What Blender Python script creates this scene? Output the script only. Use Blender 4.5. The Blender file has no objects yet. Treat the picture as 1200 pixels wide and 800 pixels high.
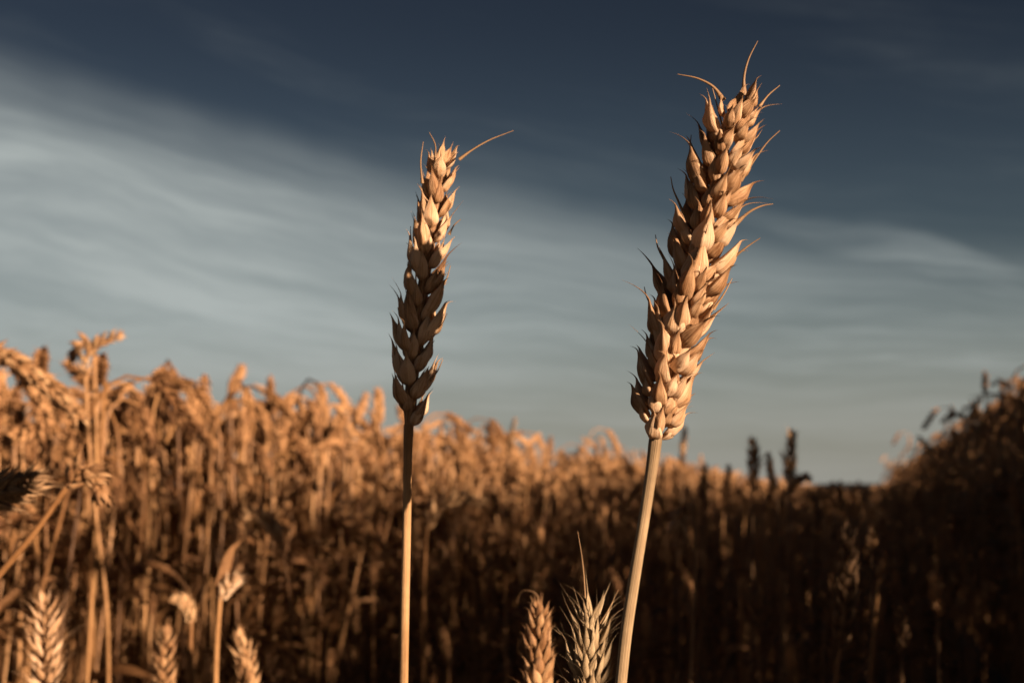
import bpy, math, random
import numpy as np
from mathutils import Vector, Matrix

S = bpy.context.scene
COL = S.collection
R = math.radians
rng = np.random.default_rng(7)
random.seed(7)

# ------------------------------------------------------------------ camera
CAM_Z = 0.72
F = 1200 * 50 / 36.0                      # focal length in photograph pixels
PITCH = math.atan((577 - 400) / F)
cam_d = bpy.data.cameras.new("camera")
cam_d.lens = 50; cam_d.sensor_width = 36
cam_d.clip_start = 0.02; cam_d.clip_end = 20000
cam_d.dof.use_dof = True
cam_d.dof.focus_distance = 0.415
cam_d.dof.aperture_fstop = 19.5
cam = bpy.data.objects.new("camera", cam_d); COL.objects.link(cam)
cam.location = (0, 0, CAM_Z)
cam.rotation_euler = (R(90) + PITCH, 0, 0)
S.camera = cam
FWD = np.array([0, math.cos(PITCH), math.sin(PITCH)])
UP = np.array([0, -math.sin(PITCH), math.cos(PITCH)])
RIGHT = np.array([1.0, 0, 0])
C0 = np.array([0, 0, CAM_Z])
def px(x, y, D):
    return C0 + D * (FWD + (x - 600) / F * RIGHT + (400 - y) / F * UP)
def project(P):
    q = P - C0
    D = q @ FWD
    Ds = np.where(np.abs(D) < 1e-4, 1e-4, D)
    return 600 + F * (q @ RIGHT) / Ds, 400 - F * (q @ UP) / Ds, D

# ------------------------------------------------------------------ light
SUN_AZ, SUN_EL = 46.0, 11.6               # degrees to the right of straight behind, degrees up
sd = np.array([math.sin(R(SUN_AZ)) * math.cos(R(SUN_EL)), -math.cos(R(SUN_AZ)) * math.cos(R(SUN_EL)), math.sin(R(SUN_EL))])
sun_d = bpy.data.lights.new("sun", 'SUN'); sun_d.energy = 5.0; sun_d.angle = R(0.5)
sun_d.color = (1.0, 0.70, 0.46)
sun = bpy.data.objects.new("sun", sun_d); COL.objects.link(sun)
sun.rotation_euler = Vector(sd).to_track_quat('Z', 'Y').to_euler()
sun.location = (3, -3, 4)

W = bpy.data.worlds.new("World"); S.world = W; W.use_nodes = True
nt = W.node_tree; nt.nodes.clear()
def N(tree, kind, **kw):
    n = tree.nodes.new(kind)
    for k, v in kw.items(): setattr(n, k, v)
    return n
def math_node(tree, op, a, b=None, c=None, clamp=False):
    n = tree.nodes.new('ShaderNodeMath'); n.operation = op; n.use_clamp = clamp
    for i, v in enumerate((a, b, c)):
        if v is None: continue
        if isinstance(v, (int, float)): n.inputs[i].default_value = v
        else: tree.links.new(v, n.inputs[i])
    return n.outputs[0]
def smooth(tree, v, lo, hi, a=0.0, b=1.0):
    n = tree.nodes.new('ShaderNodeMapRange'); n.interpolation_type = 'SMOOTHSTEP'
    tree.links.new(v, n.inputs[0])
    n.inputs[1].default_value = lo; n.inputs[2].default_value = hi
    n.inputs[3].default_value = a; n.inputs[4].default_value = b
    return n.outputs[0]
def mixc(tree, fac, a, b, blend='MIX'):
    n = tree.nodes.new('ShaderNodeMix'); n.data_type = 'RGBA'; n.blend_type = blend
    for sock, v in ((n.inputs[0], fac), (n.inputs[6], a), (n.inputs[7], b)):
        if isinstance(v, (int, float)): sock.default_value = v
        elif isinstance(v, tuple): sock.default_value = (*v, 1)
        else: tree.links.new(v, sock)
    return n.outputs[2]
def combine(tree, x, y, z):
    n = tree.nodes.new('ShaderNodeCombineXYZ')
    for i, v in enumerate((x, y, z)):
        if isinstance(v, (int, float)): n.inputs[i].default_value = v
        else: tree.links.new(v, n.inputs[i])
    return n.outputs[0]
def noise(tree, vec, scale, detail=4, rough=0.55, dist=0.0):
    n = tree.nodes.new('ShaderNodeTexNoise')
    tree.links.new(vec, n.inputs['Vector'])
    n.inputs['Scale'].default_value = scale; n.inputs['Detail'].default_value = detail
    n.inputs['Roughness'].default_value = rough; n.inputs['Distortion'].default_value = dist
    return n.outputs[0]

sky = N(nt, 'ShaderNodeTexSky', sky_type='NISHITA', sun_disc=False)
sky.sun_elevation = R(SUN_EL); sky.sun_rotation = R(180 - SUN_AZ)
sky.air_density = 1.0; sky.dust_density = 0.6; sky.ozone_density = 1.4
tc = N(nt, 'ShaderNodeTexCoord'); sep = N(nt, 'ShaderNodeSeparateXYZ')
nt.links.new(tc.outputs['Generated'], sep.inputs[0])
az = math_node(nt, 'ARCTAN2', sep.outputs[0], sep.outputs[1])
el = math_node(nt, 'ARCSINE', sep.outputs[2])
azc = math_node(nt, 'MINIMUM', math_node(nt, 'MAXIMUM', az, -0.7), 0.7)
slope = smooth(nt, el, 0.02, 0.24, 0.03, 0.19)              # streaks lie flatter towards the horizon
across = math_node(nt, 'ADD', el, math_node(nt, 'MULTIPLY', azc, slope))
warpv = combine(nt, az, across, 0.37)
warp = math_node(nt, 'SUBTRACT', noise(nt, warpv, 5.0, 3), 0.5)
acw = math_node(nt, 'ADD', across, math_node(nt, 'MULTIPLY', warp, 0.045))
streak = noise(nt, combine(nt, math_node(nt, 'MULTIPLY', az, 2.2), math_node(nt, 'MULTIPLY', acw, 17.0), 1.3), 1.0, 8, 0.62, 0.2)
fine = noise(nt, combine(nt, math_node(nt, 'MULTIPLY', az, 4.0), math_node(nt, 'MULTIPLY', acw, 60.0), 4.1), 1.0, 8, 0.68, 0.15)
band = smooth(nt, acw, 0.232, 0.150)                        # the veil of cirrus lies below this edge
leftness = smooth(nt, az, 0.28, -0.30, 0.46, 1.0)
patch = smooth(nt, math_node(nt, 'ABSOLUTE', az), 1.1, 0.55)  # the veil thins out to the sides
veil = math_node(nt, 'MULTIPLY', math_node(nt, 'MULTIPLY', band, leftness), patch)
st = smooth(nt, streak, 0.34, 0.66, 0.62, 1.0)
ft = smooth(nt, fine, 0.33, 0.68, 0.74, 1.10)
veil = math_node(nt, 'MULTIPLY', math_node(nt, 'MULTIPLY', veil, st), ft)
wisp = math_node(nt, 'MULTIPLY', smooth(nt, streak, 0.46, 0.85), math_node(nt, 'MULTIPLY', ft, 0.12))      # thin wisps in the dark upper sky
patchy = smooth(nt, noise(nt, combine(nt, math_node(nt, 'MULTIPLY', az, 9.0), math_node(nt, 'MULTIPLY', acw, 60.0), 7.7), 1.0, 6, 0.55, 0.1), 0.32, 0.68, 0.40, 1.0)
# two separate wisps low on the right and a small puff
def soft_spot(a0, e0, wa, we, tilt=0.0):
    u = math_node(nt, 'DIVIDE', math_node(nt, 'SUBTRACT', az, a0), wa)
    e1 = math_node(nt, 'ADD', math_node(nt, 'SUBTRACT', el, e0), math_node(nt, 'MULTIPLY', math_node(nt, 'SUBTRACT', az, a0), tilt))
    e1 = math_node(nt, 'ADD', e1, math_node(nt, 'MULTIPLY', warp, 0.05))
    v = math_node(nt, 'DIVIDE', e1, we)
    r2 = math_node(nt, 'ADD', math_node(nt, 'MULTIPLY', u, u), math_node(nt, 'MULTIPLY', v, v))
    return math_node(nt, 'MULTIPLY', math_node(nt, 'MULTIPLY', smooth(nt, r2, 1.0, 0.0), ft), patchy)
sp = math_node(nt, 'MULTIPLY', soft_spot(0.285, 0.155, 0.18, 0.022, 0.30), 0.42)
sp = math_node(nt, 'MAXIMUM', sp, math_node(nt, 'MULTIPLY', soft_spot(0.25, 0.103, 0.12, 0.028), 0.50))
sp = math_node(nt, 'MAXIMUM', sp, math_node(nt, 'MULTIPLY', soft_spot(0.17, 0.09, 0.42, 0.050, 0.03), 0.60))
cloud = math_node(nt, 'MAXIMUM', math_node(nt, 'MAXIMUM', veil, wisp), sp)
cloud = math_node(nt, 'MULTIPLY', cloud, 0.92, clamp=True)
haze_low = math_node(nt, 'MULTIPLY', smooth(nt, el, 0.13, 0.0), smooth(nt, math_node(nt, 'ABSOLUTE', az), 1.4, 0.6, 0.35, 1.0))
SKY_TINT = (0.242, 0.233, 0.233)
base = mixc(nt, 1.0, sky.outputs[0], SKY_TINT, 'MULTIPLY')
hi = mixc(nt, smooth(nt, el, 0.10, 0.36), (1, 1, 1), (0.43, 0.41, 0.45))
base = mixc(nt, 1.0, base, hi, 'MULTIPLY')
CLOUD_COL = (3.4, 3.72, 3.62)
col = mixc(nt, cloud, base, CLOUD_COL)
col = mixc(nt, math_node(nt, 'MULTIPLY', haze_low, math_node(nt, 'MULTIPLY', math_node(nt, 'ADD', st, ft), 0.40)), col, (2.65, 2.58, 2.28))
bg = N(nt, 'ShaderNodeBackground'); bg.inputs['Strength'].default_value = 0.05
nt.links.new(col, bg.inputs['Color'])
wo = N(nt, 'ShaderNodeOutputWorld'); nt.links.new(bg.outputs[0], wo.inputs[0])

vs = S.view_settings
vs.view_transform = 'Standard'; vs.look = 'None'; vs.exposure = 1.36; vs.gamma = 1.0; vs.use_curve_mapping = False
try:
    S.cycles.max_bounces = 6; S.cycles.transmission_bounces = 4; S.cycles.use_denoising = True
except Exception:
    pass

# ------------------------------------------------------------------ materials
def straw_material(name, dark, mid, pale, rough=0.55, transl=0.0, fibre=1.0, bump=0.25, tip=None):
    m = bpy.data.materials.new(name); m.use_nodes = True
    t = m.node_tree; t.nodes.clear()
    fib = N(t, 'ShaderNodeAttribute', attribute_name='fib').outputs['Vector']
    tint = N(t, 'ShaderNodeAttribute', attribute_name='tint').outputs['Fac']
    oi = N(t, 'ShaderNodeObjectInfo').outputs['Random']
    geo = N(t, 'ShaderNodeTexCoord').outputs['Object']
    n1 = noise(t, fib, 2.2 * fibre, 4, 0.6)
    n2 = noise(t, geo, 160.0, 3, 0.6)
    n3 = noise(t, geo, 22.0, 2, 0.5)
    v = math_node(t, 'ADD', math_node(t, 'MULTIPLY', n1, 0.60), math_node(t, 'MULTIPLY', n2, 0.22))
    v = math_node(t, 'ADD', v, math_node(t, 'MULTIPLY', n3, 0.2))
    mp2 = N(t, 'ShaderNodeVectorMath', operation='MULTIPLY'); t.links.new(fib, mp2.inputs[0]); mp2.inputs[1].default_value = (1, 1, .1)
    v = math_node(t, 'ADD', v, math_node(t, 'MULTIPLY', math_node(t, 'SUBTRACT', noise(t, mp2.outputs[0], 6.0, 2, 0.5), 0.5), 0.30))
    v = math_node(t, 'ADD', v, math_node(t, 'MULTIPLY', math_node(t, 'SUBTRACT', tint, 0.5), 0.40))
    v = math_node(t, 'ADD', v, math_node(t, 'MULTIPLY', math_node(t, 'SUBTRACT', oi, 0.5), 0.22))
    cr = N(t, 'ShaderNodeValToRGB'); t.links.new(v, cr.inputs[0])
    e = cr.color_ramp.elements
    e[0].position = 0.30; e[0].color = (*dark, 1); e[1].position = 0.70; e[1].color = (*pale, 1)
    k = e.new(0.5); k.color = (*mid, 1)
    c = cr.outputs[0]
    if tip:
        spots = smooth(t, noise(t, fib, 5.0, 2), 0.66, 0.76)
        c = mixc(t, math_node(t, 'MULTIPLY', spots, 0.6), c, tip)
    p = N(t, 'ShaderNodeBsdfPrincipled')
    t.links.new(c, p.inputs['Base Color']); p.inputs['Roughness'].default_value = rough
    p.inputs['Specular IOR Level'].default_value = 0.35
    mp = N(t, 'ShaderNodeVectorMath', operation='MULTIPLY'); t.links.new(fib, mp.inputs[0]); mp.inputs[1].default_value = (1, 1, .12)
    ribs = noise(t, mp.outputs[0], 4.5, 3, 0.6)
    hgt = math_node(t, 'ADD', ribs, math_node(t, 'MULTIPLY', n2, 0.5))
    b = N(t, 'ShaderNodeBump'); b.inputs['Strength'].default_value = min(1, bump * 2.2); b.inputs['Distance'].default_value = 0.0006
    t.links.new(hgt, b.inputs['Height']); t.links.new(b.outputs[0], p.inputs['Normal'])
    out = N(t, 'ShaderNodeOutputMaterial')
    if transl > 0:
        tr = N(t, 'ShaderNodeBsdfTranslucent'); t.links.new(c, tr.inputs[0])
        ms = N(t, 'ShaderNodeMixShader'); ms.inputs[0].default_value = transl
        t.links.new(p.outputs[0], ms.inputs[1]); t.links.new(tr.outputs[0], ms.inputs[2])
        t.links.new(ms.outputs[0], out.inputs[0])
    else:
        t.links.new(p.outputs[0], out.inputs[0])
    return m
M_CHAFF = straw_material("wheat_chaff", (0.21, 0.1, 0.042), (0.57, 0.355, 0.2), (0.8, 0.6, 0.42), 0.55, 0.28, 1.0, 0.35, (0.22, 0.10, 0.04))
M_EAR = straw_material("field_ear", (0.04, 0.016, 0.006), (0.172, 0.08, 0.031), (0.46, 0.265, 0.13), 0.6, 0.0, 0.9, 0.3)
M_PALE = straw_material("pale_chaff", (0.18, 0.122, 0.068), (0.36, 0.27, 0.165), (0.56, 0.45, 0.3), 0.55, 0.06, 1.0, 0.3)
M_SHADED = straw_material("shaded_straw", (0.045, 0.024, 0.012), (0.11, 0.062, 0.031), (0.3, 0.19, 0.105), 0.6, 0.0, 1.0, 0.3)  # darkened straw: shade put into the colour of dim ears and stems
M_GREY = straw_material("grey_straw", (0.15, 0.105, 0.06), (0.29, 0.21, 0.125), (0.42, 0.32, 0.205), 0.5, 0.0, 0.8, 0.35, (0.10, 0.06, 0.035))
M_BUFF = straw_material("buff_straw", (0.16, 0.08, 0.032), (0.32, 0.185, 0.085), (0.47, 0.3, 0.155), 0.5, 0.0, 0.8, 0.35, (0.10, 0.05, 0.025))
M_GOLD = straw_material("golden_ear", (0.12, 0.055, 0.022), (0.31, 0.17, 0.08), (0.52, 0.35, 0.20), 0.55, 0.0, 1.0, 0.35)
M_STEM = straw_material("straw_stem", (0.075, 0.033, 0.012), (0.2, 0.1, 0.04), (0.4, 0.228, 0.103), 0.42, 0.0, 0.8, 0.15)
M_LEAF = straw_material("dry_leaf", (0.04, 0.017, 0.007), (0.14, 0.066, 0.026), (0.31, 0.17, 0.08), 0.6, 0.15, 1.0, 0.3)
M_AWN = straw_material("awn_straw", (0.1, 0.055, 0.025), (0.2, 0.12, 0.06), (0.34, 0.22, 0.12), 0.5, 0.0, 1.0, 0.1)

def ground_material():
    m = bpy.data.materials.new("soil"); m.use_nodes = True
    t = m.node_tree; p = t.nodes['Principled BSDF']
    g = N(t, 'ShaderNodeTexCoord').outputs['Object']
    a = noise(t, g, 9.0, 8, 0.65); b2 = noise(t, g, 0.05, 3)
    c = mixc(t, smooth(t, a, 0.35, 0.7), (0.030, 0.020, 0.013), (0.085, 0.058, 0.036))
    c = mixc(t, smooth(t, noise(t, g, 60.0, 3, 0.7, 1.5), 0.62, 0.72), c, (0.26, 0.17, 0.085))
    t.links.new(c, p.inputs['Base Color']); p.inputs['Roughness'].default_value = 0.95
    bp = N(t, 'ShaderNodeBump'); bp.inputs['Strength'].default_value = 0.8; bp.inputs['Distance'].default_value = 0.02
    t.links.new(a, bp.inputs['Height']); t.links.new(bp.outputs[0], p.inputs['Normal'])
    return m
M_SOIL = ground_material()
M_HILL = bpy.data.materials.new("far_hillside"); M_HILL.use_nodes = True
_t = M_HILL.node_tree; _p = _t.nodes['Principled BSDF']
_n = noise(_t, N(_t, 'ShaderNodeTexCoord').outputs['Object'], 0.004, 5)
_t.links.new(mixc(_t, _n, (0.035, 0.045, 0.055), (0.065, 0.07, 0.07)), _p.inputs['Base Color'])
_p.inputs['Roughness'].default_value = 1.0; _p.inputs['Specular IOR Level'].default_value = 0.0

# ------------------------------------------------------------------ geometry helpers: (V, Q, fib, tint)
class G:
    def __init__(s): s.V, s.Q, s.B, s.T, s.n = [], [], [], [], 0
    def add(s, V, Q, B, T):
        s.V.append(V); s.Q.append(Q + s.n); s.B.append(B); s.T.append(T); s.n += len(V)
    def addg(s, g): s.add(*g)
    def done(s):
        return (np.concatenate(s.V), np.concatenate(s.Q), np.concatenate(s.B), np.concatenate(s.T))
_qc = {}
def quads(nr, nc, closed):
    k = (nr, nc, closed)
    if k not in _qc:
        i = np.arange(nr - 1)[:, None]; j = np.arange(nc if closed else nc - 1)[None, :]; j2 = (j + 1) % nc
        _qc[k] = np.stack([i * nc + j, i * nc + j2, (i + 1) * nc + j2, (i + 1) * nc + j], -1).reshape(-1, 4)
    return _qc[k]
def mesh(name, g, mat):
    V, Q, B, T = g
    me = bpy.data.meshes.new(name)
    me.vertices.add(len(V)); me.vertices.foreach_set('co', np.ascontiguousarray(V, dtype=np.float32).ravel())
    nq = len(Q)
    me.loops.add(nq * 4); me.loops.foreach_set('vertex_index', np.ascontiguousarray(Q, dtype=np.int32).ravel())
    me.polygons.add(nq)
    me.polygons.foreach_set('loop_start', np.arange(0, nq * 4, 4, dtype=np.int32))
    me.polygons.foreach_set('use_smooth', np.ones(nq, dtype=bool))
    a = me.attributes.new('fib', 'FLOAT_VECTOR', 'POINT'); a.data.foreach_set('vector', np.ascontiguousarray(B, dtype=np.float32).ravel())
    a = me.attributes.new('tint', 'FLOAT', 'POINT'); a.data.foreach_set('value', np.ascontiguousarray(T, dtype=np.float32).ravel())
    me.update(calc_edges=True)
    me.materials.append(mat)
    return me
def obj(name, data, parent=None):
    o = bpy.data.objects.new(name, data); COL.objects.link(o)
    if parent: o.parent = parent
    return o
def tag(o, label=None, cat=None, group=None, kind=None):
    if label: o['label'] = label
    if cat: o['category'] = cat
    if group: o['group'] = group
    if kind: o['kind'] = kind
    return o
def unit(v): return v / (np.linalg.norm(v) + 1e-12)

def spline(pts, n):
    """Catmull-Rom through pts resampled to n evenly spaced points"""
    P = np.asarray(pts, float)
    h = np.linalg.norm(np.diff(P, axis=0), axis=1) + 1e-9
    dl = np.diff(P, axis=0) / h[:, None]
    m = np.vstack([dl[:1], (dl[:-1] * h[1:, None] + dl[1:] * h[:-1, None]) / (h[:-1] + h[1:])[:, None], dl[-1:]])
    out = []
    for i in range(len(P) - 1):
        t = np.linspace(0, 1, 24, endpoint=False)[:, None]
        out.append((2 * t ** 3 - 3 * t ** 2 + 1) * P[i] + (t ** 3 - 2 * t ** 2 + t) * h[i] * m[i] + (-2 * t ** 3 + 3 * t ** 2) * P[i + 1] + (t ** 3 - t ** 2) * h[i] * m[i + 1])
    out.append(P[-1:])
    Pn = np.vstack(out)
    s = np.concatenate([[0], np.cumsum(np.linalg.norm(np.diff(Pn, axis=0), axis=1))])
    si = np.linspace(0, s[-1], n)
    return np.stack([np.interp(si, s, Pn[:, k]) for k in range(3)], -1), si
def frames(P, ref):
    T = np.gradient(P, axis=0); T /= np.linalg.norm(T, axis=1)[:, None] + 1e-12
    N_ = np.zeros_like(T); r = np.asarray(ref, float)
    for i in range(len(P)):
        r = r - T[i] * (r @ T[i]); r = r / (np.linalg.norm(r) + 1e-12); N_[i] = r
    return T, N_, np.cross(T, N_)
def tube(P, rad, nc=8, ref=(1, 0.13, 0.02), tint=0.5, along=60.0, seed=0.0, squash=1.0):
    P = np.asarray(P, float); T, A, B = frames(P, ref)
    a = np.linspace(0, 2 * math.pi, nc, endpoint=False)
    rad = np.broadcast_to(np.asarray(rad, float), (len(P),))
    V = P[:, None] + rad[:, None, None] * (np.cos(a)[None, :, None] * A[:, None] + squash * np.sin(a)[None, :, None] * B[:, None])
    s = np.concatenate([[0], np.cumsum(np.linalg.norm(np.diff(P, axis=0), axis=1))])
    fb = np.stack([np.broadcast_to(np.cos(a) * 1.8, (len(P), nc)) + seed, np.broadcast_to(np.sin(a) * 1.8, (len(P), nc)) + seed * .7,
                   np.broadcast_to((s * along)[:, None], (len(P), nc))], -1)
    tt = np.broadcast_to(np.asarray(tint, float).reshape(-1, 1) if np.ndim(tint) else np.full((len(P), 1), tint), (len(P), nc))
    return V.reshape(-1, 3), quads(len(P), nc, True), fb.reshape(-1, 3), tt.reshape(-1)

GT = np.array([0, .06, .18, .34, .5, .66, .8, .9, 1.0])
GW = np.array([.26, .58, .90, 1.0, .93, .70, .42, .24, .14])
def glume(base, dirv, keel, L, Wd, Th, beak, nc=12, nr=12, bow=0.06, flick=0.25, tint=0.5, seed=0.0, side=0.0):
    """a boat-shaped husk with a keel, two sharp edges and a drawn-out beak"""
    z = unit(np.asarray(dirv, float)); x = np.asarray(keel, float); x = unit(x - z * (x @ z)); y = np.cross(z, x)
    t = np.linspace(0, 1, nr)
    nb = max(2, nr // 3)
    hr = np.random.default_rng(int(seed * 1e6) % (2 ** 31)); p1, p2, p3 = hr.uniform(0, 6.28, 3); wf = hr.uniform(.80, 1.18); sk = hr.uniform(.85, 1.25)
    w = np.interp(t ** sk, GT, GW) * Wd * wf * (1 + .05 * np.sin(t * 9 + p1))
    zz = t * L
    xs = bow * L * np.sin(math.pi * t ** .9)
    tb = np.linspace(0, 1, nb + 1)[1:]
    w = np.concatenate([w, GW[-1] * Wd * (1 - .92 * tb ** .8)])
    zz = np.concatenate([zz, L + beak * tb * (1 - .25 * abs(flick) * tb)])
    xs = np.concatenate([xs, flick * beak * tb ** 1.6])
    ys = np.concatenate([np.zeros(nr), side * beak * tb ** 1.6])
    tall = np.concatenate([t, np.ones(nb)])
    a = np.linspace(-math.pi, math.pi, nc, endpoint=False)
    ca, sa = np.cos(a), np.sin(a)
    out = np.where(ca > 0, .82 * np.abs(ca) ** 1.15 + .34 * np.exp(-(a / .30) ** 2), -.30 * np.abs(ca))
    th = w / Wd * Th
    if nc >= 18:                                            # ribs and slight crumpling of the dry husk
        crease = 1 + .10 * np.sin(3.1 * a[None] + 5.2 * tall[:, None] + p2) * np.sin(7.0 * tall[:, None] + p3)
        rib = .045 * np.cos(9 * a)[None] * (ca > 0)[None] * np.sin(math.pi * np.clip(tall, 0, 1))[:, None]
        out2 = out[None] * crease + rib
    else:
        out2 = np.broadcast_to(out[None], (len(zz), nc))
    V = (np.asarray(base, float)[None, None] + (xs[:, None] + out2 * th[:, None])[..., None] * x
         + (ys[:, None] + sa[None] * w[:, None])[..., None] * y + np.broadcast_to(zz[:, None, None], (len(zz), nc, 1)) * z)
    fb = np.stack([np.broadcast_to(ca * 2.2, (len(zz), nc)) + seed, np.broadcast_to(sa * 2.2, (len(zz), nc)) - seed,
                   np.broadcast_to(tall[:, None] * .9, (len(zz), nc)) + seed * 2], -1)
    # husk bases are browner, the papery edges paler
    tt = tint + .32 * np.abs(sa[None]) ** 3 - .34 * np.clip((.22 - tall[:, None]) / .22, 0, 1) - .2 * np.clip((tall[:, None] - .8) / .2, 0, 1)
    return V.reshape(-1, 3), quads(len(zz), nc, True), fb.reshape(-1, 3), np.broadcast_to(tt, (len(zz), nc)).reshape(-1)

def spikelet(rg, size, nc, nr, n_el=5, spread=1.0, beak=0.2, long_beak=0.15, plump=1.0, out=1.0, ragged=1.0):
    """husks round one node; local frame: x away from the stalk, y round it, z up the ear"""
    g = G(); j = lambda s: rg.normal(0, s * ragged)
    def bk():
        return size * (beak * rg.uniform(.6, 1.5) + (rg.uniform(.2, .45) if rg.random() < long_beak else 0))
    spec = [((.10, .09, .16), (.44 * out, .32 * spread, 1), (.75, .65, 0), 1.0, .205, .17),
            ((.10, -.09, .16), (.44 * out, -.32 * spread, 1), (.75, -.65, 0), 1.0, .205, .17),
            ((.05, .10, .0), (.26 * out, .46 * spread, 1), (.40, .9, 0), .86, .225, .155),
            ((.05, -.10, .0), (.26 * out, -.46 * spread, 1), (.40, -.9, 0), .86, .225, .155),
            ((.14, 0, .26), (.50 * out, 0, 1), (1, 0, 0), .92, .19, .165)]
    if n_el == 7:
        spec = [((.10, .16, .10), (.40 * out, .40 * spread, 1), (.65, .75, 0), .98, .215, .19),
                ((.10, -.16, .10), (.40 * out, -.40 * spread, 1), (.65, -.75, 0), .98, .215, .19),
                ((.04, .15, -.08), (.24 * out, .50 * spread, 1), (.35, .9, 0), .84, .235, .17),
                ((.04, -.15, -.08), (.24 * out, -.50 * spread, 1), (.35, -.9, 0), .84, .235, .17),
                ((.24, .07, .34), (.62 * out, .16 * spread, 1), (1, .35, 0), .88, .20, .18),
                ((.24, -.07, .40), (.62 * out, -.16 * spread, 1), (1, -.35, 0), .82, .20, .18),
                ((.20, 0, .62), (.42 * out, 0, 1), (1, 0, 0), .72, .18, .15)]
        spec = [q for q in spec if rg.random() > .05]
    if n_el == 3: spec = [spec[2], spec[3], spec[4]]
    if n_el == 2: spec = [((.05, .08, .0), (.36 * out, .34 * spread, 1), (.6, .7, 0), 1.0, .25, .2), ((.05, -.08, .0), (.36 * out, -.34 * spread, 1), (.6, -.7, 0), 1.0, .25, .2)]
    for (b, d, k, L, w, t) in spec:
        sc = size * rg.uniform(1 - .17 * ragged, 1 + .1 * ragged)
        g.addg(glume(np.array(b) * size, (d[0] + j(.07), d[1] + j(.09), 1), (k[0] + j(.12), k[1] + j(.12), 0), L * sc, w * sc * plump, t * sc * plump * rg.uniform(.85, 1.15),
                     bk(), nc, nr, bow=rg.uniform(.02, .08), flick=rg.uniform(-.05, .7), tint=rg.uniform(.25, .8), seed=rg.uniform(0, 50), side=j(.15)))
    return g.done()
def place(g, O, X, Y, Z):
    V, Q, B, T = g
    return (O + V @ np.stack([X, Y, Z]), Q, B, T)

def ear_pieces(path, plane, n, size, rg, nc, nr, n_el=5, twist=0.0, tip_scale=.66, base_scale=.8, **kw):
    """spikelets in two alternating rows along the path. plane = direction of the rows"""
    P, s = spline(path, 60)
    T, A, B = frames(P, plane)
    out = []
    for k in range(n):
        f = (k + .15) / n * .93
        i = f * 59; i0 = int(i); fr = i - i0
        O = P[i0] * (1 - fr) + P[min(i0 + 1, 59)] * fr
        t, a = T[i0], A[i0]
        ang = twist * f + rg.normal(0, .10) + (0 if k % 2 == 0 else math.pi)
        b0 = np.cross(t, a)
        X = math.cos(ang) * a + math.sin(ang) * b0
        Y = np.cross(t, X)
        env = np.interp(f, [0, .12, .3, .7, 1], [base_scale, .95, 1.05, .92, tip_scale])
        g = spikelet(rg, size * env * rg.uniform(.92, 1.08), nc, nr, n_el, **kw)
        out.append(place(g, O + X * size * .05, X, Y, t))
    t, a = T[-1], A[-1]
    g = spikelet(rg, size * tip_scale, nc, nr, n_el, **{**kw, 'out': .3})
    out.append(place(g, P[55], np.cross(t, a), -a, t))
    return P, out

# ------------------------------------------------------------------ setting: soil, hills
LANE = R(13.8)
LU = np.array([math.sin(LANE), math.cos(LANE)]); LN = np.array([math.cos(LANE), -math.sin(LANE)])
def lane(L, d):
    return np.multiply.outer(L, LU) + np.multiply.outer(d, LN) if np.ndim(L) == 0 else L[:, None] * LU + d[:, None] * LN
def sstep(x, a, b):
    t = np.clip((x - a) / (b - a), 0, 1); return t * t * (3 - 2 * t)
def ground_z(x, y):
    d = x * LN[0] + y * LN[1]; L = x * LU[0] + y * LU[1]
    return .15 * sstep(d, .2, .75) * sstep(L, .3, .8) * (1 - sstep(d, 6, 30) ) + 0.012 * np.sin(x * 7.1) * np.sin(y * 5.3) * (np.hypot(x, y) < 40)
def axis():
    a = np.concatenate([np.linspace(0, 8, 41), np.geomspace(9, 6000, 26)])
    return np.concatenate([-a[:0:-1], a])
ax = axis(); gx, gy = np.meshgrid(ax, ax, indexing='ij')
GV = np.stack([gx, gy, ground_z(gx, gy)], -1).reshape(-1, 3)
gq = quads(len(ax), len(ax), False)[:, ::-1]
gm = mesh("ground", (GV, gq, np.zeros((len(GV), 3)), np.full(len(GV), .5)), M_SOIL)
tag(obj("ground", gm), kind='structure')
hx = np.linspace(-2600, 3000, 120)
prof = 18 + 16 * np.sin(hx / 410.) + 11 * np.sin(hx / 170. + 1.3) + 5 * np.sin(hx / 61. + .4)
prof = np.clip(prof, 4, None) * .55 + 5
rows = []
for f, dy in ((0, -350), (.35, -220), (.75, -90), (1, 0), (.8, 120), (0, 400)):
    rows.append(np.stack([hx, 3600 + dy + 90 * np.sin(hx / 500.), prof * f - .5], -1))
HV = np.stack(rows)
hm = mesh("hills", (HV.reshape(-1, 3), quads(6, 120, False), np.zeros((720, 3)), np.full(720, .5)), M_HILL)
tag(obj("hills", hm), kind='structure')

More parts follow.
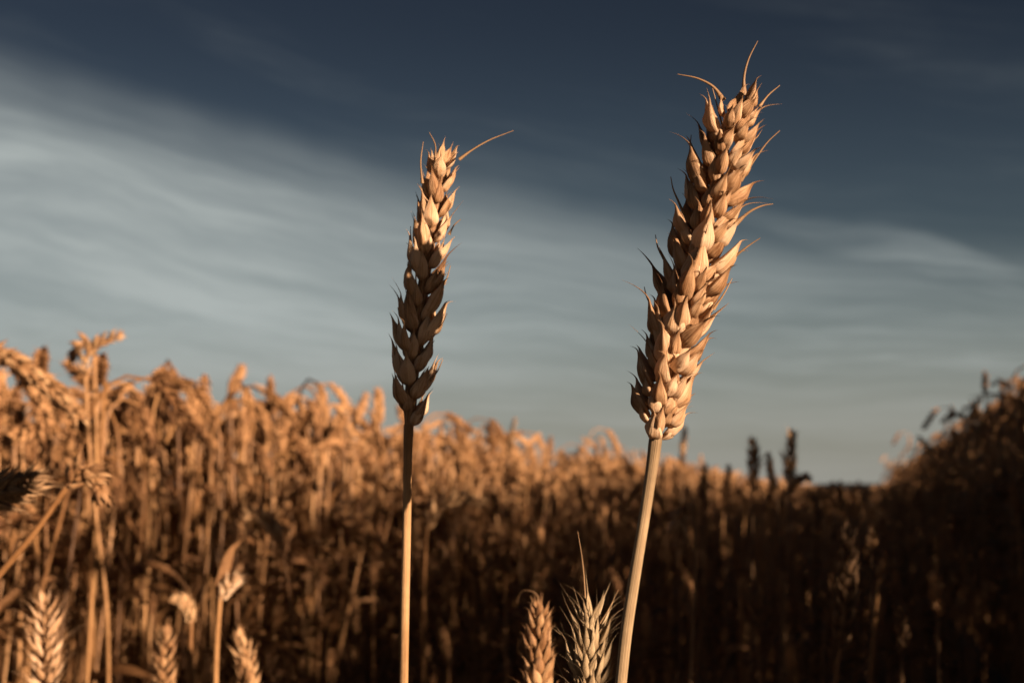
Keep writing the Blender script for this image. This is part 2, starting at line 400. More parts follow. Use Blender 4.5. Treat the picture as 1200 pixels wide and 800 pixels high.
# ------------------------------------------------------------------ the two tall stalks
def stem_radius(s, r_top, r_low, total):
    """bare straw above, a thicker sheath with a joint lower down"""
    r = np.interp(s, [0, total * .5, total], [r_low, r_low, r_top])
    for nd in (total * .28, total * .56):
        r = r * (1 + .35 * np.exp(-((s - nd) / .004) ** 2))
    return r
def tall_stalk(label, stem_pts, ear_pts, r, plane, n, size, seed, twist, ear_mat, awns, ground_dx, group, nc=20, nr=18, stem_mat=M_STEM, n_el=5, **kw):
    rg = np.random.default_rng(seed)
    top, low = np.array(stem_pts[0]), np.array(stem_pts[-1])
    base = np.array([low[0] + ground_dx[0], low[1] + ground_dx[1], 0.0]); base[2] = ground_z(base[0], base[1]) - .01
    pts = [base, base * .55 + low * .45 + np.array([.004, 0, 0])] + [np.array(p) for p in stem_pts[::-1]]
    root = bpy.data.objects.new("wheat_stalk", None); COL.objects.link(root); root.location = base; root.empty_display_size = .05
    tag(root, label, "wheat stalk", group)
    P, s = spline(pts, 240)
    rad = stem_radius(s, r, r * 1.12, s[-1])
    rad = rad * (1 + .16 * np.exp(-((s - s[-1] + .002) / .006) ** 2)) * (1 + .03 * np.sin(s * 95 + seed) * np.sin(s * 37))
    tint = .55 + .12 * np.sin(s * 40 + seed) + rg.normal(0, .05, len(s)) - .25 * np.exp(-((s - s[-1]) / .012) ** 2)
    V, Q, B, T = tube(P - base, rad, 16, tint=tint, along=22.0, seed=seed)
    obj("stem", mesh("stem", (V, Q, B, T), stem_mat), root)
    Pe, pieces = ear_pieces([np.array(p) - base for p in ear_pts], plane, n, size, rg, nc, nr, n_el, twist, **kw)
    ear = obj("ear", mesh("ear", tube(Pe[:57], np.interp(np.linspace(0, 1, 57), [0, .06, .5, 1], [r * .9, r * 1.5, r * 1.4, r * .5]), 10, tint=.15), ear_mat), root)
    for g in pieces:
        obj("spikelet", mesh("spikelet", g, ear_mat), ear)
    for a in awns:
        Pa, sa_ = spline([np.array(q) - base for q in a], 26)
        obj("awn", mesh("awn", tube(Pa, np.interp(np.linspace(0, 1, 26), [0, .25, 1], [.0009, .00042, .0001] if len(a) == 4 and np.linalg.norm(np.subtract(a[0], a[-1])) < .016 else [.0006, .0003, .0001]), 6, tint=.5, seed=seed), M_AWN), ear)
    return root
DR, DL = .39, .4675
tall_stalk("tallest, fully sunlit golden wheat ear leaning right on a pale straw stem against the sky",
    [px(769, 508, DR), px(765, 540, DR), px(756, 600, DR), px(743, 680, DR), px(734, 740, DR), px(727, 805, DR)],
    [px(768, 512, DR), px(779, 455, DR), px(796, 385, DR - .002), px(814, 315, DR - .002), px(831, 245, DR - .004), px(847, 180, DR - .006), px(862, 128, DR - .008), px(872, 108, DR - .009)],
    .00160, (math.cos(R(-58)), math.sin(R(-58)), 0), 25, .0114, 11, .25, M_CHAFF,
    [[px(872, 112, DR), px(872, 90, DR), px(877, 70, DR), px(888, 48, DR)],
     [px(848, 118, DR), px(836, 102, DR), px(820, 93, DR), px(794, 87, DR)],
     [px(850, 160, DR), px(842, 130, DR), px(834, 100, DR)],
     [px(890, 125, DR), px(900, 112, DR), px(914, 100, DR)],
     [px(868, 212, DR - .006), px(888, 182, DR - .007), px(900, 166, DR - .007), px(914, 153, DR - .007)],
     [px(862, 262, DR - .004), px(882, 246, DR - .005), px(894, 241, DR - .005), px(906, 239, DR - .005)],
     [px(850, 312, DR - .004), px(868, 295, DR - .005), px(880, 286, DR - .005), px(891, 279, DR - .005)],
     [px(836, 362, DR - .003), px(848, 345, DR - .004), px(858, 326, DR - .004)],
     [px(822, 215, DR), px(812, 188, DR), px(809, 172, DR), px(810, 158, DR)],
     [px(806, 262, DR), px(795, 236, DR), px(789, 222, DR), px(786, 207, DR)],
     [px(788, 322, DR), px(777, 302, DR), px(771, 290, DR), px(768, 275, DR)],
     [px(774, 375, DR), px(762, 356, DR), px(757, 345, DR), px(755, 336, DR)]],
    (-.035, .03), "two tall wheat stalks in front", spread=1.28, beak=.26, long_beak=.18, plump=1.08, out=1.30, ragged=1.6, n_el=7, stem_mat=M_GREY)
tall_stalk("slender upright wheat ear, dark in shadow below with a lit tip, left of the tallest",
    [px(479, 497, DL), px(478, 530, DL), px(477, 600, DL), px(475, 690, DL), px(473, 805, DL)],
    [px(479, 500, DL), px(483, 445, DL), px(490, 375, DL), px(501, 305, DL), px(510, 245, DL + .003), px(519, 195, DL + .005), px(525, 176, DL + .006)],
    .00142, (math.cos(R(14)), math.sin(R(14)), 0), 20, .0118, 23, .2, M_CHAFF,
    [[px(538, 187, DL), px(550, 178, DL), px(570, 166, DL), px(602, 153, DL)],
     [px(510, 185, DL), px(510, 170, DL), px(503, 155, DL)],
     [px(495, 215, DL), px(493, 190, DL), px(496, 166, DL)],
     [px(504, 446, DL), px(513, 434, DL), px(519, 421, DL)],
     [px(503, 398, DL), px(515, 385, DL), px(524, 367, DL)],
     [px(510, 345, DL), px(522, 330, DL), px(528, 311, DL)],
     [px(468, 402, DL), px(462, 388, DL), px(459, 371, DL)],
     [px(474, 378, DL), px(468, 368, DL), px(466, 360, DL)],
     [px(486, 300, DL), px(482, 283, DL), px(481, 265, DL)],
     [px(526, 275, DL), px(533, 263, DL), px(540, 257, DL)]],
    (-.01, .03), "two tall wheat stalks in front", spread=.70, beak=.22, long_beak=.12, plump=1.0, out=.92, ragged=1.4, stem_mat=M_BUFF)

# ------------------------------------------------------------------ field stalks
def stalk_shape(rg, nod, H, L, lod, leaves=1, wob=.02, n_sp=17, size=.0112):
    """local geometry of one stalk: base at the origin, nodding towards +x. Returns stem, ear, [leaf ...], centre line"""
    ns = {0: 46, 1: 22, 2: 12}[lod]
    s = np.linspace(0, H + L, 160)
    bend = rg.uniform(.8, 1.7)
    th = R(rg.normal(0, 6)) + R(rg.normal(0, 5)) * s + R(nod) * sstep(s, H - (.035 + .035 * min(1, nod / 90.)) * bend, H + L * .45)
    ph = rg.uniform(0, 6.28)
    dx, dz = np.sin(th), np.cos(th)
    ds = s[1] - s[0]
    X = np.concatenate([[0], np.cumsum(dx[:-1] * ds)]); Z = np.concatenate([[0], np.cumsum(dz[:-1] * ds)])
    Y = wob * np.sin(s * 3.1 + ph) * s
    P = np.stack([X, Y, Z], -1)
    ih = np.searchsorted(s, H)
    r = rg.uniform(.00145, .00195)
    si = np.linspace(0, ih, ns).astype(int)
    Ps = P[si]; ss = s[si]
    rad = stem_radius(ss, r * .85, r * 1.25, H) if lod == 0 else np.interp(ss, [0, H], [r * 1.3, r])
    stem = tube(Ps, rad, {0: 7, 1: 5, 2: 3}[lod], tint=rg.uniform(.3, .75) + .1 * np.sin(ss * 30 + ph), along=20., seed=rg.uniform(0, 40))
    path = P[ih:][np.linspace(0, len(P) - ih - 1, 7).astype(int)]
    pa = rg.uniform(0, math.pi); plane = (math.cos(pa), math.sin(pa), .05)
    if lod == 0:
        g = G(); Pe, pcs = ear_pieces(path, plane, n_sp, size, rg, 7, 7, 5, rg.uniform(-.5, .5), spread=1.15, beak=.3, long_beak=.12, out=1.15, ragged=1.4)
        for q in pcs: g.addg(q)
        g.addg(tube(Pe[:57], .0012, 5, tint=.3)); ear = g.done()
    elif lod == 1:
        g = G(); Pe, pcs = ear_pieces(path, plane, 13, size * 1.12, rg, 5, 4, 2, .2, spread=1.0, beak=.15, long_beak=.0)
        for q in pcs: g.addg(q)
        g.addg(tube(Pe[::8], .0025, 4, tint=.3)); ear = g.done()
    else:
        Pe, _ = spline(path, 9)
        ear = tube(Pe, np.array([.003, .0065, .0075, .006, .0078, .006, .007, .005, .001]) * rg.uniform(.9, 1.1), 5, tint=.5 + .2 * np.sin(np.arange(9) * 2.), along=200.)
    lv = []
    for k in range(leaves):
        s0 = H * rg.uniform(.40, .76); i0 = np.searchsorted(s, s0)
        Ln = rg.uniform(.10, .22); wd = rg.uniform(.0035, .0065); n = {0: 14, 1: 8, 2: 5}[lod]
        aa = rg.uniform(0, 6.28); el0 = R(rg.uniform(30, 70)); drop = R(rg.uniform(80, 150)); tw = rg.uniform(-2.5, 2.5)
        u = np.linspace(0, 1, n)
        ang = el0 - drop * u ** 1.2
        hr = np.concatenate([[0], np.cumsum(np.cos(ang[:-1]) * Ln / (n - 1))]); vz = np.concatenate([[0], np.cumsum(np.sin(ang[:-1]) * Ln / (n - 1))])
        cen = P[i0] + np.stack([hr * math.cos(aa), hr * math.sin(aa), vz], -1)
        bn = np.stack([-math.sin(aa) * np.cos(tw * u), math.cos(aa) * np.cos(tw * u), np.sin(tw * u)], -1)
        wv = wd * np.interp(u, [0, .15, .6, 1], [.5, 1, .8, .05])
        fold = np.stack([np.zeros(n), np.zeros(n), wv * .5], -1)
        V = np.stack([cen - bn * wv[:, None] + fold, cen, cen + bn * wv[:, None] + fold], 1)
        fb = np.stack([np.broadcast_to(np.array([-2., 0, 2]), (n, 3)), np.zeros((n, 3)), np.broadcast_to((u * 4)[:, None], (n, 3))], -1)
        lv.append((V.reshape(-1, 3), quads(n, 3, False), fb.reshape(-1, 3), np.full(n * 3, rg.uniform(.2, .8))))
    return stem, ear, lv, P

# placed stalks of their own look: stem and ear follow given points in space
def field_stalk(label, stem_pts, ear_pts, r=.0016, n=17, size=.0118, seed=1, mat=None, awns=(), spread=1.0, beak=.2, long_beak=.1, plane_deg=20, leaf=None, res=(9, 9), group="single wheat stalks in front of the field", out=1.0, ground=None, stem_mat=None, plump=1.0, ragged=1.3):
    rg = np.random.default_rng(seed); mat = mat or M_GOLD
    low = np.array(stem_pts[-1])
    base = np.array([low[0] + rg.normal(0, .012), low[1] + rg.normal(0, .02), 0]) if ground is None else np.array([ground[0], ground[1], 0.])
    base[2] = ground_z(base[0], base[1]) - .01
    root = bpy.data.objects.new("wheat_stalk", None); COL.objects.link(root); root.location = base; root.empty_display_size = .05
    tag(root, label, "wheat stalk", group)
    P, s = spline([base, base * .5 + low * .5] + [np.array(p) for p in stem_pts[::-1]], 70)
    obj("stem", mesh("stem", tube(P - base, stem_radius(s, r, r * 1.2, s[-1]), 9, tint=rg.uniform(.4, .7), along=22., seed=seed), stem_mat or M_STEM), root)
    if ear_pts is not None:
        Pe, pcs = ear_pieces([np.array(p) - base for p in ear_pts], (math.cos(R(plane_deg)), math.sin(R(plane_deg)), 0.05), n, size, rg, res[0], res[1], 5, .3, spread=spread, beak=beak, long_beak=long_beak, out=out, plump=plump, ragged=ragged)
        g = G(); g.addg(tube(Pe[:57], np.linspace(r * .8, r * .4, 57), 6, tint=.3))
        for q in pcs: g.addg(q)
        ear = obj("ear", mesh("ear", g.done(), mat), root)
        for a in awns:
            Pa, _ = spline([np.array(q) - base for q in a], 16)
            obj("awn", mesh("awn", tube(Pa, np.linspace(.00022, .00006, 16), 5, tint=.6), M_AWN), ear)
    if leaf is not None:
        Pl, sl = spline([np.array(q) - base for q in leaf], 18); T, A, B = frames(Pl, (0, .3, 1))
        u = np.linspace(0, 1, 18); wv = .0045 * np.interp(u, [0, .2, .6, 1], [.5, 1, .8, .05])[:, None]
        V = np.stack([Pl - B * wv + A * wv * .4, Pl, Pl + B * wv + A * wv * .4], 1)
        fb = np.stack([np.broadcast_to(np.array([-2., 0, 2]), (18, 3)), np.zeros((18, 3)), np.broadcast_to((u * 4)[:, None], (18, 3))], -1)
        obj("leaf", mesh("leaf", (V.reshape(-1, 3), quads(18, 3, False), fb.reshape(-1, 3), np.full(54, .5)), M_LEAF), root)
    return root

def PX(D, *pts): return [px(x, y, D) for x, y in pts]
N_PLACED = 0
def placed(*a, **k):
    global N_PLACED; N_PLACED += 1
    return field_stalk(*a, seed=100 + N_PLACED, **k)
GF = "single wheat stalks in front of the field"
GS = "wheat ears standing out against the sky"
# bottom row, close to the lens
placed("pale grey straw wheat ear with long bristles at the bottom, beside the tallest stem", PX(.47, (690, 845), (690, 900)),
       PX(.47, (690, 845), (691, 800), (692, 760), (694, 722)), mat=M_PALE, size=.0118, n=14, beak=.5, long_beak=.5, spread=.8, out=.9, plump=.70, ragged=1.7,
       awns=[PX(.47, (700, 735), (714, 712), (725, 690)), PX(.47, (686, 700), (683, 660), (677, 622)), PX(.47, (680, 745), (672, 735), (668, 728))])
placed("orange-brown upright wheat ear at the bottom, left of the pale bristly ear", PX(.58, (632, 850), (632, 900)),
       PX(.58, (632, 850), (632, 800), (630, 750), (632, 712)), size=.0115, n=18, spread=1.1, plane_deg=75,
       awns=[PX(.58, (632, 712), (628, 695), (612, 692), (606, 705))])
placed("spiky upright wheat ear in the bottom corner below the whiskery shaded ear", PX(.80, (55, 830), (56, 900)),
       PX(.80, (55, 830), (53, 780), (52, 735), (52, 700)), size=.0125, n=18, spread=.9, beak=.6, long_beak=.4, plane_deg=5, mat=M_CHAFF, out=1.5, plump=.70, ragged=1.7)
placed("short wheat ear tip at the bottom between the pale-headed stalk and the slender ear", PX(.95, (292, 840), (293, 900)),
       PX(.95, (292, 840), (291, 800), (287, 768), (283, 745)), size=.0125, n=12, plane_deg=60)
placed("dim upright wheat ear at the bottom left of the pale-headed stalk", PX(.95, (192, 850), (190, 900)),
       PX(.95, (192, 850), (190, 810), (192, 770), (196, 738)), size=.0125, n=14, plane_deg=40)
placed("thin wheat stalk with small bent-over head above the dim bottom ear", PX(1.0, (224, 730), (223, 770), (222, 860)),
       PX(1.0, (224, 730), (222, 718), (216, 707), (206, 702)), size=.010, n=8, plane_deg=80)
placed("wheat stalk with a stubby pale head under a slanting dry leaf", PX(1.0, (258, 702), (255, 740), (252, 860)),
       PX(1.0, (258, 702), (262, 694), (268, 686), (276, 680)), size=.010, n=6, mat=M_CHAFF, beak=.35, leaf=PX(1.0, (258, 700), (265, 665), (275, 640), (284, 632)))
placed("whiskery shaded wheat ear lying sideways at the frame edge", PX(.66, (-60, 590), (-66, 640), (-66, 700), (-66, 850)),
       PX(.66, (-60, 590), (-20, 580), (12, 572), (44, 560)), size=.0135, n=14, beak=.5, long_beak=.4, spread=1.3, out=1.5, mat=M_SHADED, stem_mat=M_SHADED)
placed("slanting bare orange wheat stem crossing the field's edge with drooping ear", PX(.72, (78, 570), (40, 624), (0, 672), (-60, 745)),
       PX(.72, (78, 570), (92, 555), (108, 560), (118, 585)), size=.0105, n=12)
placed("big drooping wheat ear at the frame edge above the whiskery ear", PX(1.02, (-30, 425), (-44, 470), (-50, 560), (-52, 830)),
       PX(1.02, (-30, 425), (0, 418), (35, 436), (70, 462), (98, 495)), size=.0145, n=20, spread=1.1)
placed("tall straight wheat stalk rising left of all skyline ears with head bent right", PX(1.25, (100, 440), (103, 500), (112, 600), (124, 700), (127, 850)),
       PX(1.25, (100, 440), (99, 420), (112, 404), (142, 392)), size=.0105, n=13)
placed("wheat stalk beside the bent-right head, its small head drooping left", PX(1.28, (110, 418), (112, 470), (112, 600), (100, 830)),
       PX(1.28, (110, 418), (106, 402), (94, 404), (84, 420)), size=.0105, n=10)
# single stalks at the lane
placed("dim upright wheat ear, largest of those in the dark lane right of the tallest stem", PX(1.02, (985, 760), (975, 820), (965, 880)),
       PX(1.02, (985, 762), (990, 715), (992, 665), (993, 622)), size=.0150, n=17, plane_deg=35, mat=M_SHADED, r=.0011, plump=.8, spread=.8)
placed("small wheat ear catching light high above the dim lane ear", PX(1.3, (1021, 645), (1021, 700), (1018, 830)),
       PX(1.3, (1021, 645), (1022, 628), (1024, 612), (1023, 596)), size=.0105, n=10, plane_deg=70, r=.0011, stem_mat=M_SHADED)
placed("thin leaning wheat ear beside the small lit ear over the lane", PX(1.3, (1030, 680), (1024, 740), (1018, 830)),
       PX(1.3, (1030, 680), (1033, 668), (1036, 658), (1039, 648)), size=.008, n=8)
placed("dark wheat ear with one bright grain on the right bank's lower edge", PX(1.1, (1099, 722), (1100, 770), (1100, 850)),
       PX(1.1, (1099, 722), (1099, 705), (1097, 690), (1094, 676)), size=.0095, n=10, mat=M_EAR, r=.0011, stem_mat=M_SHADED)
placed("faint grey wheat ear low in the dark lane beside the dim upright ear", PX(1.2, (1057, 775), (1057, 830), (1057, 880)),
       PX(1.2, (1057, 775), (1058, 750), (1056, 730), (1053, 705)), size=.009, n=12, mat=M_SHADED, r=.0011, stem_mat=M_SHADED)
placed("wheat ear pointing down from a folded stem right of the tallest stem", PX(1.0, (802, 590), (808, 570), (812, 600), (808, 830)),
       PX(1.0, (802, 590), (797, 610), (798, 630), (801, 645)), size=.011, n=10, r=.0011, stem_mat=M_SHADED)
# ears above the skyline
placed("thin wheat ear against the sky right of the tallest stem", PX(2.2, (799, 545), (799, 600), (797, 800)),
       PX(2.2, (799, 545), (800, 530), (801, 516), (803, 500)), size=.0095, n=12, r=.0012, stem_mat=M_SHADED, group=GS)
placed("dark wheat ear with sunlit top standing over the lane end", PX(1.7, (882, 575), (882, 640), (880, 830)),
       PX(1.7, (882, 575), (883, 555), (884, 535), (882, 515)), size=.012, n=14, out=1.5, beak=.4, ragged=2.0, r=.0012, stem_mat=M_SHADED, group=GS)
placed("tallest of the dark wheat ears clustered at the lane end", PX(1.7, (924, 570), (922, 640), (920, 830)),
       PX(1.7, (924, 570), (925, 550), (926, 528), (928, 505)), size=.012, n=15, out=1.5, beak=.4, ragged=2.0, r=.0012, stem_mat=M_SHADED, group=GS)
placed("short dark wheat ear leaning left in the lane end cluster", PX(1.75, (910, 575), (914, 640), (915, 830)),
       PX(1.75, (910, 575), (905, 562), (902, 548), (901, 532)), size=.010, n=10, r=.0012, stem_mat=M_SHADED, group=GS)
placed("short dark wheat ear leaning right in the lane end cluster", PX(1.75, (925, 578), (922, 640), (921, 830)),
       PX(1.75, (925, 578), (931, 566), (939, 560), (948, 560)), size=.011, n=9, r=.0012, stem_mat=M_SHADED, group=GS)
placed("thin pale wheat ear against the sky midway between the two tall ears", PX(2.4, (596, 535), (595, 600), (593, 800)),
       PX(2.4, (596, 535), (597, 520), (600, 505), (604, 490)), size=.009, n=12, group=GS)
placed("hooked dark wheat ear arching on the right bank's outline", PX(3.2, (1133, 500), (1134, 540), (1134, 700)),
       PX(3.2, (1133, 500), (1130, 489), (1118, 486), (1104, 494)), size=.013, n=12, group=GS)
placed("small nodding wheat head highest above the right bank", PX(3.0, (1181, 458), (1184, 490), (1186, 700)),
       PX(3.0, (1181, 458), (1178, 449), (1170, 447), (1163, 451)), size=.010, n=7, group=GS)
placed("dark drooping wheat ear arching in front of the sunlit field between the tall stems", PX(1.35, (500, 620), (498, 660), (496, 830)),
       PX(1.35, (500, 620), (512, 596), (540, 584), (572, 590)), size=.0115, n=14)
placed("wheat ear curling left, low in the sunlit field before the slender stem", PX(1.3, (330, 640), (338, 690), (340, 830)),
       PX(1.3, (330, 640), (318, 618), (304, 606), (286, 604)), size=.012, n=13)

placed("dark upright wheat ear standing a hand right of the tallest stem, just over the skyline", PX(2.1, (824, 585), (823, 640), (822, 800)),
       PX(2.1, (824, 585), (825, 570), (825, 558), (827, 545)), size=.010, n=11, group=GS, stem_mat=M_SHADED, mat=M_SHADED)
placed("stubby upright wheat ear just over the skyline left of the sunlit-topped dark ear", PX(2.1, (853, 585), (853, 640), (852, 800)),
       PX(2.1, (853, 585), (853, 572), (853, 562), (855, 546)), size=.010, n=10, group=GS, stem_mat=M_SHADED)
placed("wheat ear with drooping tip, lit orange, on the upper face of the right bank", PX(3.0, (1150, 500), (1152, 540), (1152, 700)),
       PX(3.0, (1150, 500), (1146, 482), (1140, 474), (1130, 480)), size=.012, n=11, group=GS)
placed("wheat ear pointing up through the crest of the right bank near the frame edge", PX(2.9, (1194, 490), (1192, 540), (1192, 700)),
       PX(2.9, (1194, 490), (1195, 476), (1196, 462), (1199, 446)), size=.012, n=12, group=GS)
placed("low wheat ear leaning out left at the foot of the right bank's crest", PX(3.3, (1092, 540), (1096, 570), (1098, 700)),
       PX(3.3, (1092, 540), (1089, 528), (1084, 520), (1076, 512)), size=.012, n=11, group=GS)

# scatter of ordinary stalks
NODS = [4, 8, 12, 18, 25, 38, 55, 130, 150, 112, 125, 135, 145, 150, 158, 120, 165, 168, 30, 140, 160, 70]
PROTO = []
for i, nod in enumerate(NODS):
    vs_ = {}
    Lr = .045 + .006 * (i * 7 % 5); nl = 2 + (i % 3 == 0)
    for lod in (0, 1, 2):
        rg = np.random.default_rng(500 + i)
        st0, e0, l0, P0 = stalk_shape(rg, nod, .80, Lr, lod, leaves=nl)
        vs_[lod] = (st0, e0, l0, P0)
    apex = vs_[0][3][:, 2].max()
    PROTO.append((nod, apex, vs_))

def region(n, L0, L1, d0, d1, power=1.0):
    L = rng.uniform(L0, L1, n); u = rng.random(n) ** power
    return np.stack([L, d0 + (d1 - d0) * u], -1)
LEFT = [region(720, .95, 2.2, -.77, -1.5), region(760, 1.6, 4, -.77, -1.5, 1.3), region(420, 2.0, 5.0, -1.5, -3.2), region(1500, 4, 10, -.72, -2.2, 1.3), region(1500, 10, 26, -.7, -2.2, 1.3), region(1500, 26, 80, -.6, -3)]
RIGHT_ = [region(260, -1.4, .7, .50, 2.2), region(1750, .30, 3.2, .44, 2.4), region(3800, 3, 8, .46, 2.6, 1.5), region(8500, 8, 24, .46, 3.2, 1.9), region(3000, 24, 80, .45, 3.2, 1.5)]
STRAY = [region(260, 1.3, 4, -.75, -.10), region(700, 3, 10, -.75, .42), region(1400, 10, 40, -.72, .45), region(230, 2.2, 7, -.68, .25)]
rec = []
def add_rows(arr, side):
    for L, d in arr:
        if side == 'left':
            top = .84 + rng.normal(0, .026) + (.03 if rng.random() < .06 else 0) - .02 * sstep(L, 6, 30) - (rng.uniform(.04, .30) if rng.random() < .45 else 0)
        elif side == 'right':
            top = (.80 + rng.normal(0, .02)) * (1 - sstep(L, .30, .50)) + (.94 + .02 * sstep(L, 2.5, 4.5) + rng.normal(0, .03 + .03 * sstep(L, 2, 4))) * sstep(L, .30, .50) - .10 * sstep(L, 10, 40)
        else:
            top = (rng.uniform(.70, .75) if L > 2.2 and rng.random() < .22 else rng.uniform(.44, .69)) + .05 * sstep(L, 3, 9) - .14 * (1 - sstep(L, 1.3, 2.0))
        k = rng.integers(len(PROTO)) if side != 'stray' else rng.integers(6)
        p = L * LU + d * LN
        gz = float(ground_z(p[0], p[1]))
        rec.append((p[0], p[1], gz - .008, rng.uniform(0, 6.283), top / PROTO[k][1], k, {'left': 0, 'right': 1, 'stray': 2}[side], L, d))
for a in LEFT: add_rows(a, 'left')
for a in RIGHT_: add_rows(a, 'right')
for a in STRAY: add_rows(a, 'stray')
rec = np.array(rec)
def apex_px():
    pr = np.array([PROTO[int(k)][1] for k in rec[:, 5]])
    return project(np.stack([rec[:, 0], rec[:, 1], rec[:, 2] + rec[:, 4] * pr], -1))
# crop height follows the lie of the land: nothing stands far above its neighbours
AX, AY, AD = apex_px()
lim = np.where(rec[:, 6] == 1, np.where(AX > 1025, 577 - .64 * (AX - 1022) + 14 - 30 * rng.random(len(rec)) ** 4, 566), 577 - .155 * np.clip(1010 - AX, 0, 1100) - 6 - 36 * rng.random(len(rec)) ** 3 - 16 * np.exp(-((AX - 260) / 90.) ** 2))
vis = (AD > .5) & (AX > -100) & (AX < 1300) & (AY < lim)
drop_ = (lim - AY) * AD / F
rec[vis, 4] *= 1 - drop_[vis] / .85
# keep plants out of the space around the lens and the two tall stalks
Dq = rec[:, 1]
keep = ~((np.hypot(rec[:, 0], rec[:, 1]) < .40) | ((np.abs(rec[:, 0]) < .2 * rec[:, 1] + .05) & (rec[:, 1] > 0) & (rec[:, 1] < .95)))
rec = rec[keep]

# which of them show largest: a coarse depth buffer of the centre lines
GW_, GH_ = 300, 200
zb = np.full((GH_, GW_), 1e9); ib = np.full((GH_, GW_), -1)
order = np.argsort(-np.hypot(rec[:, 0], rec[:, 1]))
for i in order:
    x, y, z, rz, sc, k = rec[i, :6]; k = int(k)
    P = PROTO[k][2][2][3][::3] * sc
    c, s_ = math.cos(rz), math.sin(rz)
    Wp = np.stack([x + P[:, 0] * c - P[:, 1] * s_, y + P[:, 0] * s_ + P[:, 1] * c, z + P[:, 2]], -1)
    X, Y, D = project(Wp)
    ok = (D > .3)
    r_px = np.where(np.arange(len(P)) > len(P) * .92, .009, .0025) * F / np.maximum(D, .3) / 4
    for q in np.nonzero(ok & (X > -20) & (X < 1220) & (Y < 810) & (Y > 0))[0]:
        cx, cy = X[q] / 4, Y[q] / 4; rr = max(.5, r_px[q])
        x0, x1, y0, y1 = int(max(0, cx - rr)), int(min(GW_ - 1, cx + rr)), int(max(0, cy - rr)), int(min(GH_ - 1, cy + rr))
        if x1 < x0 or y1 < y0: continue
        ib[y0:y1 + 1, x0:x1 + 1] = i
cnt = np.bincount(ib[ib >= 0].astype(int), minlength=len(rec))
N_IND = 300 - N_PLACED - 2
chosen = np.argsort(-cnt)[:N_IND]; chosen = chosen[cnt[chosen] > 0]
chosen_set = set(int(c) for c in chosen)

# individuals
PM = {}
def proto_meshes(k):
    if k not in PM:
        st0, e0, l0, _ = PROTO[k][2][0]
        PM[k] = (mesh("stem", st0, M_STEM), mesh("ear", e0, M_EAR), [mesh("leaf", l, M_LEAF) for l in l0])
    return PM[k]
info = []
for i in chosen:
    x, y, z, rz, sc, k = rec[i, :6]; k = int(k); nod = PROTO[k][0]
    st_m, ear_m, lf = proto_meshes(k)
    root = bpy.data.objects.new("wheat_stalk", None); COL.objects.link(root)
    root.location = (x, y, z); root.rotation_euler = (0, 0, rz); root.scale = (sc, sc, sc); root.empty_display_size = .05
    obj("stem", st_m, root); obj("ear", ear_m, root)
    for l in lf: obj("leaf", l, root)
    P = PROTO[k][2][2][3] * sc; c, s_ = math.cos(rz), math.sin(rz)
    Wp = np.stack([x + P[:, 0] * c - P[:, 1] * s_, y + P[:, 0] * s_ + P[:, 1] * c, z + P[:, 2]], -1)
    X, Y, D = project(Wp); a = Y.argmin()
    turn = "left" if X[-1] < X[-14] - 1 else "right"
    pose = "upright" if nod < 20 else ("leaning" if nod < 60 else ("nodding" if nod < 115 else "hooked"))
    info.append((root, X[a], Y[a], D[a], pose, turn, int(rec[i, 6]), len(lf)))
def zone(x, y, side):
    if side == 1: return "of the shaded right bank, " + ("crest" if y < 577 - .6 * (x - 1010) else "flank")
    if side == 2: return "standing alone in the lane"
    sk = 577 - .15 * (1010 - x)
    row = "on the skyline" if y < sk - 6 else ("below the skyline" if y < sk + 26 else "low")
    if x < 110: c = "at the field's left end"
    elif x < 230: c = "beside the bent-headed tall stalk"
    elif x < 350: c = "above the pale stubby head"
    elif x < 462: c = "left of the slender ear"
    elif x < 560: c = "right of the slender ear"
    elif x < 680: c = "midway between tall ears"
    elif x < 770: c = "left of the tallest ear"
    elif x < 870: c = "right of the tallest ear"
    else: c = "near the lane's end"
    return row + " " + c
groups = {}
for t in info:
    key = (t[4] + (" " + t[5] if t[4] != "upright" else ""), "leafy" if t[7] else "bare", zone(t[1], t[2], t[6]))
    groups.setdefault(key, []).append(t)
ORD = ["leftmost", "second from left", "third from left", "fourth from left", "fifth from left", "sixth from left"]
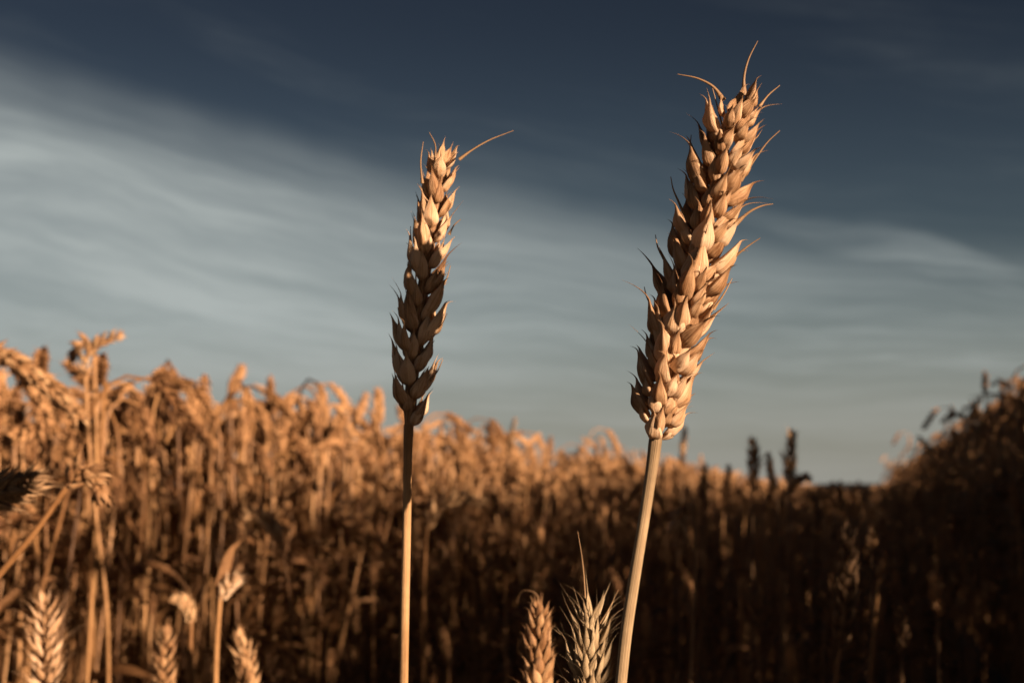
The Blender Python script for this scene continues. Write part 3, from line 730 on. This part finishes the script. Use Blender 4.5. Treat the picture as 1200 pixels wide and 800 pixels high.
POSE = {"upright": "upright", "leaning left": "left-leaning", "leaning right": "right-leaning", "nodding left": "left-nodding", "nodding right": "right-nodding",
        "hooked left": "hooked left-hanging", "hooked right": "hooked right-hanging"}
for key, lst in groups.items():
    lst.sort(key=lambda t: t[1])
    for q, t in enumerate(lst):
        lab = f"{POSE[key[0]]} {key[1]} wheat stalk {key[2]}"
        if len(lst) > 1: lab += ", " + (ORD[q] if q < 6 else "farther right")
        gname = ["wheat stalks of the sunlit field edge", "wheat stalks of the shaded right bank", "stray wheat stalks in the lane"][t[6]]
        tag(t[0], lab, "wheat stalk", gname)

# all the other stalks: one crop nobody could count
acc = {0: G(), 1: G(), 2: G()}
for i in range(len(rec)):
    if i in chosen_set: continue
    x, y, z, rz, sc, k, side, L, d = rec[i]; k = int(k)
    dist = math.hypot(x, y); lod = 1 if dist < 8.5 else 2
    c, s_ = math.cos(rz), math.sin(rz)
    Rm = np.array([[c, s_, 0], [-s_, c, 0], [0, 0, 1]]) * sc
    st0, e0, l0, _ = PROTO[k][2][lod]
    dt = rng.uniform(-.38, .38)
    thick = 1.0
    for slot, g in [(0, st0), (1, e0)] + [(2, l) for l in l0]:
        V, Q, B, T = g
        acc[slot].add(V @ Rm + np.array([x, y, z]), Q, B + dt * 30, T + dt)
parts = [acc[s].done() for s in (0, 1, 2)]
off = 0; Vs, Qs, Bs, Ts, mi = [], [], [], [], []
for s, (V, Q, B, T) in enumerate(parts):
    Vs.append(V); Qs.append(Q + off); Bs.append(B); Ts.append(T); mi.append(np.full(len(Q), s, dtype=np.int32)); off += len(V)
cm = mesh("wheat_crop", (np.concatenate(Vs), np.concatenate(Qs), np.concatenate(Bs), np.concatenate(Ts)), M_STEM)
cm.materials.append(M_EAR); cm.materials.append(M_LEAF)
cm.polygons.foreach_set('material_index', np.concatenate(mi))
crop = tag(obj("wheat_crop", cm), "mass of ripe wheat receding on both sides of the lane", "wheat crop", kind='stuff')
print("stalks", len(rec), "individual", len(chosen), "placed", N_PLACED, "faces", off)
